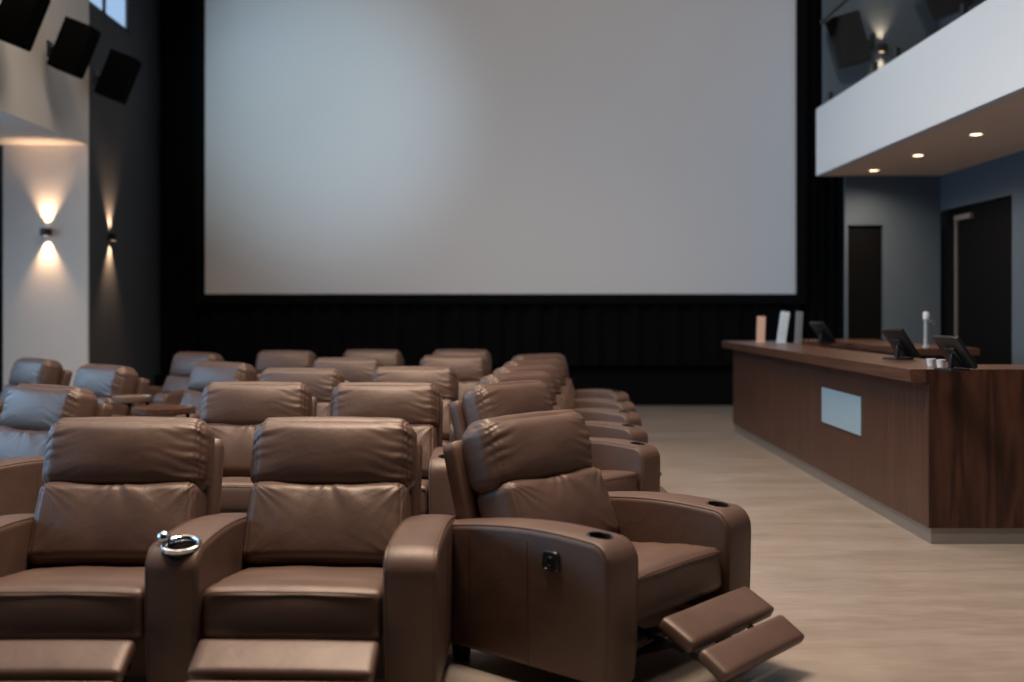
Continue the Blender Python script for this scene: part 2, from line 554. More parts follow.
def arm_trim(arm, P2, nor, n, cx, hw, side, button):
    for sx in (-1, 1):
        pts = []
        for i in range(n):
            y, z = P2[i]
            if z > 0.10 and not (y > ARM_B - 0.03 and z < 0.5) :
                q = Vector(P2[i]) - nor[i] * 0.004
                low = max(0, (0.45 - q.y)) / 0.45
                pts.append((cx + sx * (hw - 0.010) * (1 - 0.06 * low * low), q.x, q.y))
        tube('piping', pts, 0.0035, LEATHER, arm, 6)
    # stitched seams on the outer side
    for yy in (0.24, -0.08):
        x = cx + side * (hw + 0.0003)
        pts = []
        for k in range(8):
            z = 0.09 + (arm_top(yy) - 0.05 - 0.09) * k / 7
            low = max(0, (0.45 - z)) / 0.45
            pts.append((cx + side * (hw * (1 - 0.06 * low * low) + 0.0004), yy, z))
        tube('side_seam', pts, 0.0016, LEATHER, arm, 5)
    # recline control
    if button:
        bmb = bmesh.new()
        ctl = []
        for (ins, xx) in ((0.0, -0.009), (0.0, 0.004), (0.004, 0.009), (0.010, 0.009), (0.012, 0.006)):
            ring = []
            for k in range(32):
                t = k / 32 * 2 * PI
                cc, ss = math.cos(t), math.sin(t)
                ring.append(bmb.verts.new((xx * side, (0.042 - ins) * math.copysign(abs(cc) ** 0.5, cc), (0.041 - ins) * math.copysign(abs(ss) ** 0.5, ss))))
            ctl.append(ring)
        for A_, B_ in zip(ctl[:-1], ctl[1:]):
            for k in range(32):
                bmb.faces.new((A_[k], A_[(k + 1) % 32], B_[(k + 1) % 32], B_[k]))
        bmb.faces.new(ctl[0]); bmb.faces.new(ctl[-1])
        low = 0
        bx = cx + side * (hw + 0.004)
        bmb.transform(Matrix.Translation((bx, -0.205, 0.522)))
        es = link('recline_control', bmb, BLACKP, arm, True, 40)
        es['label'] = 'black recline control'
        bmb = bmesh.new()
        add_tube(bmb, [(bx + side * 0.010, -0.205 + 0.017 * math.cos(t), 0.522 + 0.017 * math.sin(t)) for t in [k * 2 * PI / 20 for k in range(20)]], 0.003, 8, True)
        add_box(bmb, (bx + side * 0.006 - 0.004, -0.209, 0.512), (bx + side * 0.006 + 0.006, -0.201, 0.532), 0.001, 1)
        link('control_switch', bmb, BLACKM, arm, True, 50)


def wrinkle(u, v, su, sv, seed):
    return noise.noise(Vector((u * su + seed, v * sv, seed * 1.7)))


def build_recliner():
    root = thing('recliner_chair', 'x', 'armchair')
    # --- body under the seat
    bm = bmesh.new()
    add_box(bm, (-0.335, -0.30, 0.085), (0.335, 0.40, 0.285), 0.012, 2)
    link('seat_base', bm, LEATHER, root, True, 40)
    # --- reclined back shell with its side wings
    lean = math.radians(16)

    def shell_fn(p, q):
        p.x *= 1.0 - 0.05 * max(0, -q[2])
        return p
    bm = cushion(0.374, 0.045, 0.365, 0.020, (16, 6, 16), (0, 0.0, 0), shell_fn)
    bm.transform(Matrix.Translation((0, 0.448, 0.555)) @ Matrix.Rotation(-lean, 4, 'X'))
    link('back_shell', bm, LEATHER, root, True)

    # --- seat cushion
    def seat_fn(p, q):
        f = max(0, min(1, (-q[1] + 1) / 2))
        p.z += 0.012 * f if q[2] > 0 else 0
        if q[2] > 0.2 and q[1] < -0.5:
            p.z -= 0.004
        if q[1] < -0.9:
            p.y -= 0.010 * (1 - q[0] ** 2) * (1 - q[2] ** 2)
        p.z += 0.0035 * wrinkle(p.x, p.y, 6, 9, 3.1) * (1 if q[2] > 0 else 0)
        ed = max(0, abs(q[0]) - 0.72) / 0.28
        p.z += 0.0015 * ed * math.sin(p.y * 55) * (1 if q[2] > 0.5 else 0)
        return p
    bm = cushion(0.340, 0.300, 0.088, 0.030, (36, 30, 10), (0.0, 0.006, 0.022), seat_fn)
    bm.transform(Matrix.Translation((0, -0.45, 0.372)) @ Matrix.Rotation(-math.radians(5.5), 4, 'X') @ Matrix.Translation((0, 0.30, 0)))
    seat = link('seat_cushion', bm, LEATHER, root, True)
    pts = []
    for k in range(41):
        x = -0.332 + 0.664 * k / 40
        q = x / 0.34
        pts.append((x, -0.4485 - 0.0015 * (1 - q * q), 0.447 + 0.011 * (1 - q ** 4) - 0.012 * max(0, abs(q) - 0.93) / 0.07))
    tube('seat_piping', pts, 0.0035, LEATHER, seat, 6)

    # --- lower back cushion
    def back_fn(p, q):
        # q[1] = -1 is the front
        front = max(0, -q[1])
        ex, ez = abs(q[0]), q[2]
        p.x *= 1.0 + 0.02 * (-q[2])
        sgn = math.copysign(1, q[0])
        # folds fanning out of the upper corners and, weaker, the lower ones
        for (zc, A_, sd) in ((0.175, 0.020, 1.0), (-0.175, 0.010, 4.0)):
            dx_, dz_ = 0.345 - abs(p.x), zc - p.z
            rr = math.hypot(dx_, dz_)
            an = math.atan2(dz_, dx_ + 1e-6)
            g = noise.noise(Vector((an * 4.2 + sd + sgn * 2, rr * 3, sd))) + 0.4 * noise.noise(Vector((an * 9, sgn, sd)))
            p.y += A_ * g * math.exp(-rr / 0.085) * min(1, rr / 0.03) * front
        # one soft pull falling from the middle of the top edge
        rr = math.hypot(p.x - 0.01, 0.19 - p.z)
        an = math.atan2(p.x - 0.01, abs(0.19 - p.z) + 0.02)
        p.y += 0.016 * noise.noise(Vector((an * 3.1 + 5, rr * 3, 2.2))) * math.exp(-rr / 0.12) * min(1, rr / 0.04) * front
        p.z -= 0.007 * math.exp(-((p.x) / 0.15) ** 2) * max(0, q[2]) ** 3
        p.y += 0.006 * wrinkle(p.x, p.z, 7, 4, 9.3) * front
        # vertical seam near each end
        p.y += 0.007 * math.exp(-((ex - 0.93) / 0.018) ** 2) * front
        return p
    bm = cushion(0.352, 0.115, 0.177, 0.050, (96, 10, 48), (0.0, 0.032, 0.010), back_fn)
    bm.transform(Matrix.Translation((0, 0.252, 0.563)) @ Matrix.Rotation(-math.radians(22), 4, 'X'))
    link('back_cushion', bm, LEATHER, root, True)

    # --- headrest pillow
    def head_fn(p, q):
        ex = abs(q[0])
        e = max(0, ex - 0.60) / 0.40
        p.x *= 1.0 - 0.015 * max(0, q[2])
        # puckers gathered into the end seam
        sd = 3.0 if q[0] > 0 else 8.0
        hh = p.z * 0.95 + p.y * 0.5
        run = 0.36 - abs(p.x)
        g = noise.noise(Vector((hh * 42 + sd + 0.6 * math.sin(run * 20), run * 5, sd))) + 0.22 * noise.noise(Vector((hh * 90, run * 8, sd + 3)))
        reach = 0.07 + 0.05 * noise.noise(Vector((hh * 25, sd, 1.0)))
        amp = 0.0125 * math.exp(-max(0, abs(run - 0.035)) / reach)
        pk = g
        front = 1 if q[1] < -0.3 or abs(q[2]) > 0.9 else 0.3
        n_ = Vector((0, -max(0.2, -q[1]), q[2] * 0.8)).normalized()
        p += n_ * pk * amp * front
        # seam valley
        p -= n_ * 0.005 * math.exp(-((ex - 0.915) / 0.016) ** 2)
        p.z -= 0.013 * e ** 3 * q[2]
        p += n_ * 0.005 * wrinkle(p.x, p.z, 5, 7, 7.7)
        return p
    bm = cushion(0.362, 0.100, 0.166, 0.066, (96, 14, 44), (0.006, 0.052, 0.012), head_fn)
    bm.transform(Matrix.Translation((0, 0.374, 0.846)) @ Matrix.Rotation(-math.radians(15), 4, 'X'))
    link('headrest', bm, LEATHER, root, True)

    # --- the two footrest boards
    def pad(x, y0, z0, y1, z1, th, name):
        L_ = math.hypot(y1 - y0, z1 - z0)
        an = math.atan2(z0 - z1, y0 - y1)

        def pf(p, q):
            p.z += 0.002 * wrinkle(p.x, p.y, 7, 7, 1.3)
            return p
        bm = cushion(x, L_ / 2, th / 2, 0.017, (30, 12, 6), (0.0, 0.0, 0.007), pf)
        bm.transform(Matrix.Translation((0.018, (y0 + y1) / 2, (z0 + z1) / 2 - th / 2)) @ Matrix.Rotation(an, 4, 'X'))
        o = link(name, bm, LEATHER, root, True)
        bmp = bmesh.new()
        add_box(bmp, (-x + 0.02, -L_ / 2 + 0.015, -th / 2 - 0.012), (x - 0.02, L_ / 2 - 0.015, -th / 2 + 0.004), 0.003, 1)
        bmp.transform(Matrix.Translation((0.018, (y0 + y1) / 2, (z0 + z1) / 2 - th / 2)) @ Matrix.Rotation(an, 4, 'X'))
        link('footrest_board', bmp, BLACKM, o)
        return o
    pad(0.327, -0.545, 0.324, -0.692, 0.249, 0.055, 'footrest')
    pad(0.322, -0.715, 0.236, -0.832, 0.162, 0.048, 'footrest')
    # --- folding steel mechanism
    bm = bmesh.new()
    for sx in (-0.23, 0.23):
        def bar(p, q, w_=0.012):
            p, q = Vector(p), Vector(q)
            d = q - p
            r = d.to_track_quat('Y', 'Z').to_matrix().to_4x4()
            b2 = bmesh.new(); add_box(b2, (-0.003, 0, -w_), (0.003, d.length, w_))
            b2.transform(Matrix.Translation(p) @ r)
            me = bpy.data.meshes.new('t'); b2.to_mesh(me); b2.free(); bm.from_mesh(me); bpy.data.meshes.remove(me)
        bar((sx, -0.25, 0.16), (sx, -0.50, 0.245)); bar((sx + 0.008, -0.28, 0.24), (sx + 0.008, -0.60, 0.18))
        bar((sx, -0.42, 0.14), (sx, -0.62, 0.22)); bar((sx + 0.008, -0.36, 0.10), (sx + 0.008, -0.50, 0.20))
        bar((sx, -0.58, 0.20), (sx, -0.78, 0.130))
        for (yy, zz) in ((-0.50, 0.245), (-0.42, 0.14), (-0.60, 0.18), (-0.45, 0.20)):
            add_tube(bm, [(sx - 0.008, yy, zz), (sx + 0.016, yy, zz)], 0.009, 10)
    add_tube(bm, [(-0.24, -0.42, 0.14), (0.24, -0.42, 0.14)], 0.011, 10)
    add_tube(bm, [(-0.24, -0.30, 0.13), (0.24, -0.30, 0.13)], 0.011, 10)
    link('recline_mechanism', bm, BLACKM, root)
    # --- feet
    for sx in (-0.46, 0.46):
        for yy in (-0.38, 0.37):
            bm = bmesh.new()
            add_box(bm, (sx - 0.035, yy - 0.035, 0.0), (sx + 0.035, yy + 0.035, 0.082), 0.005, 1)
            for v in bm.verts:
                if v.co.z < 0.03:
                    v.co.x = sx + (v.co.x - sx) * 0.8; v.co.y = yy + (v.co.y - yy) * 0.8
            link('leg', bm, BLACKP, root)
    build_arm(root, -1, False, 'left_arm')
    build_arm(root, 1, False, 'right_arm')
    build_arm(root, -1, True, 'chrome_arm', button=False)
    build_arm(root, 1, False, 'plain_arm', button=False, has_cup=False)
    build_arm(root, 1, False, 'quiet_arm', button=False)
    return root


proto = build_recliner()
G_FRONT = 'brown leather recliners in straight rows facing the camera'
G_LEFT = 'brown leather recliners turned towards the windows'
G_AISLE = 'brown leather recliners along the aisle'
HEAD_Y = 0.34


def seat_at(hx, hy, deg, label, group, skip=('chrome_arm', 'plain_arm', 'quiet_arm'), off=HEAD_Y):
    """a recliner whose headrest's upper front edge stands at hx, hy"""
    a = math.radians(deg)
    r = copy_tree(proto, None, skip)
    r.location = (hx + off * math.sin(a), hy - off * math.cos(a), 0)
    r.rotation_euler = (0, 0, a)
    r['label'] = label
    r['group'] = group
    return r


NL = ('chrome_arm', 'plain_arm', 'quiet_arm', 'left_arm')
LQ = ('chrome_arm', 'plain_arm', 'right_arm')        # shares its left neighbour's arm
NR = ('chrome_arm', 'plain_arm', 'quiet_arm', 'right_arm')
CH = ('left_arm', 'right_arm', 'quiet_arm')                      # keeps the chrome one
# front row
seat_at(-1.660, 4.68, 0, 'large recliner at the bottom left, left of the chrome cup ring', G_FRONT, NR)
seat_at(-0.742, 4.68, -2.3, 'front recliner whose left armrest has the chrome cup rim and knob', G_FRONT, CH)
seat_at(0.163, 4.88, 48, 'big angled recliner nearest the aisle with raised footrest and black side control', G_AISLE)
# second row
seat_at(-1.64, 7.05, 0, 'second row recliner seen between the two front row chairs', G_FRONT, NR)
seat_at(-0.765, 7.00, 0, 'second row recliner directly behind the chair with the chrome cup rim', G_FRONT)
seat_at(-2.93, 6.75, -32, 'recliner cut by the left picture edge behind the front row', G_LEFT, LQ)
# third row
seat_at(-1.67, 8.75, -12, 'third row recliner, turned slightly left, with only its headrest in view', G_FRONT, NR)
seat_at(-0.735, 9.00, 0, 'third row recliner left of the aisle column, second headrest behind the chrome rim chair', G_FRONT)
# fourth and fifth rows
seat_at(-1.56, 10.7, -8, 'fourth row recliner of the second column from the aisle block', G_FRONT, NR)
seat_at(-0.50, 11.3, 0, 'fourth row recliner straight left of the farthest aisle chairs', G_FRONT)
seat_at(-1.57, 12.9, 0, 'far recliner against the black stage, centre headrest barely showing', G_FRONT, NR)
seat_at(-0.48, 13.0, 0, 'farthest recliner whose headrest peeks above the fourth row one', G_FRONT)
# left side, facing the windows
seat_at(-2.62, 9.8, -34, 'recliner beside the dark tray table, blue daylight on its back cushion', G_LEFT, LQ)
seat_at(-3.53, 9.3, -38, 'recliner in front of the dark wall right of the white column', G_LEFT, LQ)
seat_at(-4.72, 10.6, -42, 'leftmost small recliner standing in front of the white column', G_LEFT, LQ)
seat_at(-3.52, 12.1, -36, 'far left recliner against the black curtain with a pale blue lit back', G_LEFT, LQ)
seat_at(-2.58, 12.6, -10, 'farthest recliner left of the middle, against the black stage', G_LEFT, LQ)
# column along the aisle
aisle = ((0.085, 7.05, 48, 'aisle recliner directly behind the big angled one'),
         (0.16, 8.15, 47, 'third recliner from the front in the aisle column'),
         (0.26, 9.25, 46, 'fourth recliner from the front in the aisle column'),
         (0.36, 10.35, 43, 'fifth recliner from the front in the aisle column'),
         (0.46, 11.60, 40, 'farthest recliner of the aisle column'))
for (hx, hy, dg_, lb) in aisle:
    seat_at(hx, hy, dg_, lb, G_AISLE, NR if hy > 11 and False else NL)

def kill(o):
    for ch in list(o.children): kill(ch)
    bpy.data.objects.remove(o)


kill(proto)

# ------------------------------------------------------------------ room
YS = 17.1            # screen wall
XL, XR = -5.5, 5.62  # side walls
YC = 14.0            # white column
YR = 13.4            # slate wall on the right
ZC = 8.0
bm = bmesh.new(); add_box(bm, (-9, -4, -0.1), (9, YS + 0.3, 0))
struct(link('floor', bm, FLOOR))
bm = bmesh.new(); add_box(bm, (-9, -4, ZC), (9, YS + 0.3, ZC + 0.1))
struct(link('ceiling', bm, CEIL))
struct(box('wall_front', (XL - 0.25, YS, 0), (9, YS + 0.3, ZC), BLACKW))
struct(box('wall_back', (-9, -4.3, 0), (9, -4, ZC), WALLD))
# left dark wall beyond the column, with its high window opening
zw = P(128, 33, 5.5 * F / 372)[2]
y1w = 5.5 * F / (500 - 129)
bm = bmesh.new()
add_box(bm, (XL - 0.04, YC + 0.05, 0), (XL, YS, zw))
add_box(bm, (XL - 0.04, y1w, zw), (XL, YS, ZC))
add_box(bm, (XL - 0.04, YC + 0.05, 7.6), (XL, y1w, ZC))
struct(link('wall_left', bm, WALLD))
wn = box('window_1', (XL - 0.03, YC + 0.05, zw), (XL - 0.02, y1w, 7.6), GLASS); struct(wn)
bm = bmesh.new()
add_box(bm, (XL - 0.04, YC + 0.05, zw), (XL - 0.005, y1w, zw + 0.05))
add_box(bm, (XL - 0.04, y1w - 0.05, zw), (XL - 0.005, y1w, 7.6))
add_box(bm, (XL - 0.04, 14.62, zw), (XL - 0.005, 14.67, 7.6))
struct(link('window_frame', bm, BLACKM, wn))
area('daylight_side_window', (XL - 0.6, 14.7, 6.6), (XL + 3, 14.7, 6.2), 1.4, 2.0, 40, (0.6, 0.8, 1.0))
# white column
xc = P(3, 0, YC)[0]
colm = box('white_column', (xc, YC, 0), (XL, YC + 0.05, 3.72), WALLW); struct(colm)
zb = P(88, 145, YC)[2]
# mezzanine over the left side
struct(box('wall_mezzanine', (-7.4, 2.2, zb), (XL, YC + 0.05, ZC), WALLW))
# outer wall with tall windows under the mezzanine
bm = bmesh.new()
add_box(bm, (-8.9, -4, 0), (-8.6, YS, 0.25)); add_box(bm, (-8.9, -4, 3.7), (-8.6, 13.5, ZC))
add_box(bm, (-8.9, -4, 0.25), (-8.6, 1.8, 3.7)); add_box(bm, (-8.9, 12.4, 0.25), (-8.6, YS, 3.7))
for k in range(1, 5):
    yy = 1.8 + k * 2.12
    add_box(bm, (-8.85, yy - 0.05, 0.25), (-8.65, yy + 0.05, 3.7))
struct(link('wall_outer', bm, WALLD))
struct(box('window_2', (-8.76, 1.8, 0.25), (-8.74, 12.4, 3.7), GLASS))
# recess behind the column
struct(box('wall_recess', (-8.6, 15.4, 0), (XL - 0.25, 15.6, 4.2), WALLD))

# right side
xb = P(845, 0, YR)[0]
xu = P(823, 0, YR)[0]
zs = P(816, 176, YR)[2]
d0, d1 = P(848, 0, YR)[0], P(883, 0, YR)[0]
zd = P(860, 225, YR)[2]
bm = bmesh.new()
add_box(bm, (xb, YR, 0), (d0, YR + 0.04, zd)); add_box(bm, (d1, YR, 0), (XR, YR + 0.2, zd))
add_box(bm, (xb, YR, zd), (XR, YR + 0.04, zs)); add_box(bm, (xu, YR, zs), (XR, YR + 0.04, ZC))
struct(link('wall_slate', bm, WALLB))
dr = box('door_1', (d0, YR + 0.04, 0), (d1, YR + 0.09, zd), DOORM); struct(dr)
box('door_handle', (d1 - 0.09, YR + 0.0, 1.0), (d1 - 0.06, YR + 0.04, 1.15), BLACKM, dr)
# side wall with the wide black door
yd0 = XR * F / 512
yd0 = (XR) * F / (1012 - CX)
yd1 = YR - 0.02
ydm = XR * F / (953 - CX)
zt = P(938, 211, YR)[2]
bm = bmesh.new()
add_box(bm, (XR, -4, 0), (XR + 0.25, yd0, ZC)); add_box(bm, (XR, yd0, zt), (XR + 0.25, YR + 0.2, ZC))
struct(link('wall_right', bm, WALLB))
dr2 = box('door_2', (XR + 0.05, yd0, 0), (XR + 0.10, yd1 + 0.1, zt), DOORM); struct(dr2)
bm = bmesh.new()
add_box(bm, (XR + 0.028, ydm - 0.03, 1.05), (XR + 0.05, ydm + 0.03, P(953, 216, ydm)[2]))
add_box(bm, (XR + 0.028, ydm - 0.42, P(953, 219, ydm)[2]), (XR + 0.05, ydm, P(953, 216, ydm)[2]))
pl = box('door_edge_trim', (XR + 0.028, ydm - 0.02, 1.05), (XR + 0.05, ydm + 0.02, P(953, 216, ydm)[2]), BRONZE, dr2)
pl['label'] = 'slim pale metal strip'
box('door_closer', (XR + 0.012, ydm - 0.45, P(953, 221, ydm)[2]), (XR + 0.05, ydm, P(953, 216, ydm)[2]), BRONZE, dr2)
bm.free()

# balcony
xf = P(816, 0, YR)[0]
zf1 = P(816, 109, YR)[2]
YB0 = 1.0
bm = bmesh.new()
add_box(bm, (xf, YB0, zs), (xf + 0.14, YR, zf1), 0.004, 1)
bal = link('balcony_fascia', bm, FASCIA); struct(bal)
bm = bmesh.new()
add_box(bm, (xf + 0.14, YB0, zs + 0.002), (XR, YR, zs + 0.25))
struct(link('balcony_floor', bm, SOFFIT))
# glass balustrade
xg = xf + 0.07
zr = P(823, 22, YR)[2]
rail = thing('balustrade', 'clear glass balustrade with a slim dark handrail on top of the white balcony front', 'railing', (xg, YR, zf1))
gl0 = YR - 0.05
k = 0
while gl0 > YB0 + 1.5:
    box('glass_panel', (-0.008, gl0 - YR - 2.16, 0.0), (0.008, gl0 - YR, zr - zf1 - 0.01), GLASS, rail)
    for yy in (gl0 - YR - 0.3, gl0 - YR - 1.86):
        box('clamp', (-0.022, yy - 0.04, 0.0), (0.022, yy + 0.04, 0.14), BLACKM, rail, 0.004, 1)
    gl0 -= 2.2
tube('handrail', [(0, 0, zr - zf1), (0, gl0 - YR + 0.1, zr - zf1)], 0.022, BLACKM, rail, 12)
# downlights in the soffit
for (px, py) in ((874, 170), (918, 155), (976, 134)):
    Y = (H - zs) * -1 * F / (CY - py)
    Y = (zs - H) * F / (CY - py)
    X = (px - CX) * Y / F
    lb = {874: 'farthest recessed downlight in the balcony soffit', 918: 'middle recessed downlight in the balcony soffit', 976: 'nearest recessed downlight in the balcony soffit'}[px]
    dl = thing('downlight', lb, 'ceiling light', (X, Y, zs), 0, 'recessed downlights under the balcony')
    lathe('lens', [(0, -0.002), (0.055, -0.002), (0.055, 0.0)], LAMPW, dl)
    lathe('trim_ring', [(0.055, 0.0), (0.057, -0.008), (0.075, -0.006), (0.079, 0.0)], FASCIA, dl)
    spot('downlight_lamp', (X, Y, zs - 0.03), (X, Y, 0), 58, (1.0, 0.76, 0.56), math.radians(160), 1.0, 0.05)

# ------------------------------------------------------------------ screen, curtain, stage
sx0, sx1 = P(205, 0, YS - 0.3)[0], P(796, 0, YS - 0.3)[0]
sz0 = P(0, 294, YS - 0.3)[2]
scr = thing('cinema_screen', 'huge blank pale cinema screen on the black front wall', 'screen', ((sx0 + sx1) / 2, YS - 0.3, sz0))
hw_ = (sx1 - sx0) / 2
box('screen_cloth', (-hw_, 0.0, 0), (hw_, 0.03, 5.9), SCREEN, scr)
bm = bmesh.new()
add_box(bm, (-hw_ - 0.16, -0.02, -0.16), (hw_ + 0.16, 0.10, -0.001)); add_box(bm, (-hw_ - 0.16, -0.02, -0.001), (-hw_ - 0.001, 0.10, 6.0)); add_box(bm, (hw_ + 0.001, -0.02, -0.001), (hw_ + 0.16, 0.10, 6.0))
fr = link('screen_border', bm, BLACKW, scr); fr['label'] = 'black masking border'


def curtain(name, x0, x1, z0, z1, y, label, folds):
    bm = bmesh.new()
    N = folds * 10
    prev = None
    for i in range(N + 1):
        x = x0 + (x1 - x0) * i / N
        yy = y + 0.045 * math.sin(i / 10 * 2 * PI) + 0.015 * math.sin(i * 0.37)
        col_ = [bm.verts.new((x, yy, z0)), bm.verts.new((x, yy, z1)), bm.verts.new((x, yy + 0.02, z1)), bm.verts.new((x, yy + 0.02, z0))]
        if prev:
            for k in range(4):
                bm.faces.new((prev[k], prev[(k + 1) % 4], col_[(k + 1) % 4], col_[k]))
        else:
            bm.faces.new(col_)
        prev = col_
    bm.faces.new(prev)
    return tag(link(name, bm, BLACKW, None, True, 60), label, 'curtain')


curtain('stage_curtain', XL + 0.02, sx0 - 0.2, 0.02, ZC - 0.05, YS - 0.14, 'floor length black curtain on the left of the screen', 5)
curtain('stage_curtain', sx1 + 0.2, XR - 0.1, 0.02, ZC - 0.05, YS - 0.14, 'floor length black curtain on the right of the screen', 4)
curtain('stage_skirt', sx0 - 0.1, sx1 + 0.1, 0.62, sz0 - 0.17, YS - 0.17, 'black cloth hanging below the screen', 30)
struct(box('trim_1', (XL + 0.02, YS - 0.45, 0), (XR, YS - 0.02, P(0, 375, YS - 0.4)[2]), STAGEB, bev=0.01))

# ------------------------------------------------------------------ sconces and speakers
def sconce(loc, rz, label, power):
    t = thing('wall_sconce', label, 'wall lamp', loc, rz, 'up and down wall lamps')
    bm = bmesh.new()
    add_box(bm, (-0.065, -0.11, -0.05), (0.065, -0.022, 0.05), 0.008, 2); 
    link('housing', bm, BLACKM, t, True, 40)
    box('wall_plate', (-0.045, -0.022, -0.04), (0.045, -0.001, 0.04), BLACKM, t, 0.003, 1)
    for s in (-1, 1):
        box('lens', (-0.03, -0.075, 0.0501 * s), (0.03, -0.035, 0.052 * s), LAMPS, t)
        R = Matrix.Rotation(rz, 3, 'Z')
        p = Vector(loc) + R @ Vector((0, -0.052, 0.062 * s))
        tg = p + R @ Vector((0, 0.02, 1.0 * s))
        spot('sconce_lamp', p, tg, power, (1.0, 0.62, 0.36), math.radians(72), 1.0, 0.02)


sconce(P(46, 232, YC - 0.06) * 1.0 + Vector((0, 0.06, 0)), 0, 'lit up and down wall lamp on the white column', 90)
ys2 = 5.45 * F / (500 - 113)
sconce(Vector((XL, ys2, P(0, 237, ys2)[2])), PI / 2, 'lit up and down wall lamp on the dark side wall', 190)
sconce(Vector((P(880, 0, YR)[0], YR, P(0, 49, YR)[2])), 0, 'lit up and down wall lamp above the balcony, behind the glass', 32)


def speaker(px, py, X, tilt, yaw, wdt, hgt, wallx, label):
    Y = X * F / (px - CX)
    p = P(px, py, Y)
    t = thing('wall_speaker', label, 'loudspeaker', p, yaw, 'black wall loudspeakers')
    R = Matrix.Rotation(tilt, 4, 'X')
    bm = bmesh.new()
    add_box(bm, (-wdt / 2, -0.18, -hgt / 2), (wdt / 2, 0.18, hgt / 2), 0.015, 2)
    bm.transform(R); link('cabinet', bm, SPKM, t, True, 40)
    bm = bmesh.new()
    add_box(bm, (-wdt / 2 + 0.02, -0.192, -hgt / 2 + 0.02), (wdt / 2 - 0.02, -0.181, hgt / 2 - 0.02), 0.004, 1)
    bm.transform(R); link('grille', bm, SPKM, t)
    bm = bmesh.new()
    add_tube(bm, [(0, 0.14, 0), (0, 0.30, -0.02)], 0.025, 12)
    add_box(bm, (-0.07, 0.28, -0.12), (0.07, 0.30, 0.08), 0.003, 1)
    link('bracket', bm, BLACKM, t)
    return t


speaker(118, 77, XL + 0.38, math.radians(22), math.radians(90), 0.27, 0.62, XL, 'black loudspeaker on the dark wall, nearest the screen on the left')
speaker(74, 48, XL + 0.38, math.radians(22), math.radians(90), 0.27, 0.62, XL, 'black loudspeaker on the pale upper wall, second from the screen')
speaker(20, 16, XL + 0.38, math.radians(22), math.radians(90), 0.27, 0.62, XL, 'black loudspeaker cut by the top left corner')
speaker(849, 40, 12.95 * (849 - CX) / F, math.radians(16), math.radians(-88), 0.22, 0.62, XR, 'black loudspeaker behind the balcony glass')
speaker(945, -12, XR - 0.38, math.radians(22), math.radians(-90), 0.36, 0.62, XR, 'black loudspeaker over the balcony, cut by the top edge')

# ------------------------------------------------------------------ service counter
ZT = 1.125
ya = H * F / (544.5 - CY)            # near end
yb = H * F / (431.7 - CY)            # far end
xa = P(929, 0, ya)[0]
xe = P(733, 0, yb)[0]
xn = (xa + xe) / 2
ctr = thing('service_counter', 'long walnut service counter with overhanging top and metal plinth', 'counter', (xn, ya, 0))
Lc = yb - ya
D = 0.52
b_ = 0.06
KZ = 0.105
# skewed a little so that it follows its own line
sk = (xe - xa) / Lc


def skew(bm):
    for v in bm.verts:
        v.co.x += (v.co.y - Lc / 2) * sk
    return bm


bm = bmesh.new(); add_box(bm, (0, 0.03, KZ), (0.04, Lc, ZT - 0.085)); link('front_panel', skew(bm), WOODV, ctr)
# near end panel, whole height with the slanted end of the top
bm = bmesh.new(); add_box(bm, (0, 0, KZ), (2.6, 0.03, ZT - 0.085)); add_box(bm, (-0.02, 0.0, ZT - 0.0849), (2.6, 0.0299, ZT - 0.001)); link('end_panel', skew(bm), WOODE, ctr)
bm = bmesh.new(); add_box(bm, (0, Lc - 0.03, KZ), (D, Lc - 0.001, ZT - 0.085)); add_box(bm, (D - 0.04, 0.3, 0.02), (D - 0.001, Lc - 0.04, ZT - 0.085)); link('rear_panel', skew(bm), WOODV, ctr)
bm = bmesh.new(); add_box(bm, (D + 0.001, 0.63, 0.80), (D + 0.42, Lc - 0.1, 0.83)); link('work_shelf', skew(bm), BLACKP, ctr)
# top with the slanted overhanging edge
bm = bmesh.new()
prof = [(-0.125, ZT), (-0.115, ZT - 0.082), (-0.10, ZT - 0.085), (D, ZT - 0.085), (D, ZT)]
y0_, y1_ = 0.0305, Lc + 0.10
A = [bm.verts.new((x, y0_ if x > -0.05 else 0.0, z)) for x, z in prof]
B = [bm.verts.new((x, y1_, z)) for x, z in prof]
for i in range(5):
    bm.faces.new((A[i], A[(i + 1) % 5], B[(i + 1) % 5], B[i]))
bm.faces.new(A[::-1]); bm.faces.new(B)
link('counter_top', skew(bm), WOODT, ctr)
bm = bmesh.new(); add_box(bm, (D, 0.031, ZT - 0.05), (2.6, 0.62, ZT)); link('return_top', skew(bm), WOODT, ctr)
# plinth
bm = bmesh.new(); add_box(bm, (0.018, 0.02, 0.0), (0.035, Lc - 0.02, KZ)); add_box(bm, (0.018, 0.012, 0), (2.6, 0.02, KZ)); link('plinth', skew(bm), ALU, ctr)['label'] = 'brushed metal plinth strip'
# pale plate on the front
py0, py1 = P(867, 0, 1)[0], P(825, 0, 1)[0]
yp0 = xn / ((867 - CX) / F) - ya
yp1 = xn / ((825 - CX) / F) - ya
zp1 = P(867, 397, yp0 + ya)[2]; zp0 = P(867, 436, yp0 + ya)[2]
bm = bmesh.new(); add_box(bm, (-0.012, yp0, zp0), (-0.0005, yp1, zp1), 0.002, 1); link('front_plate', skew(bm), PLATE, ctr)['label'] = 'pale blank rectangular panel'
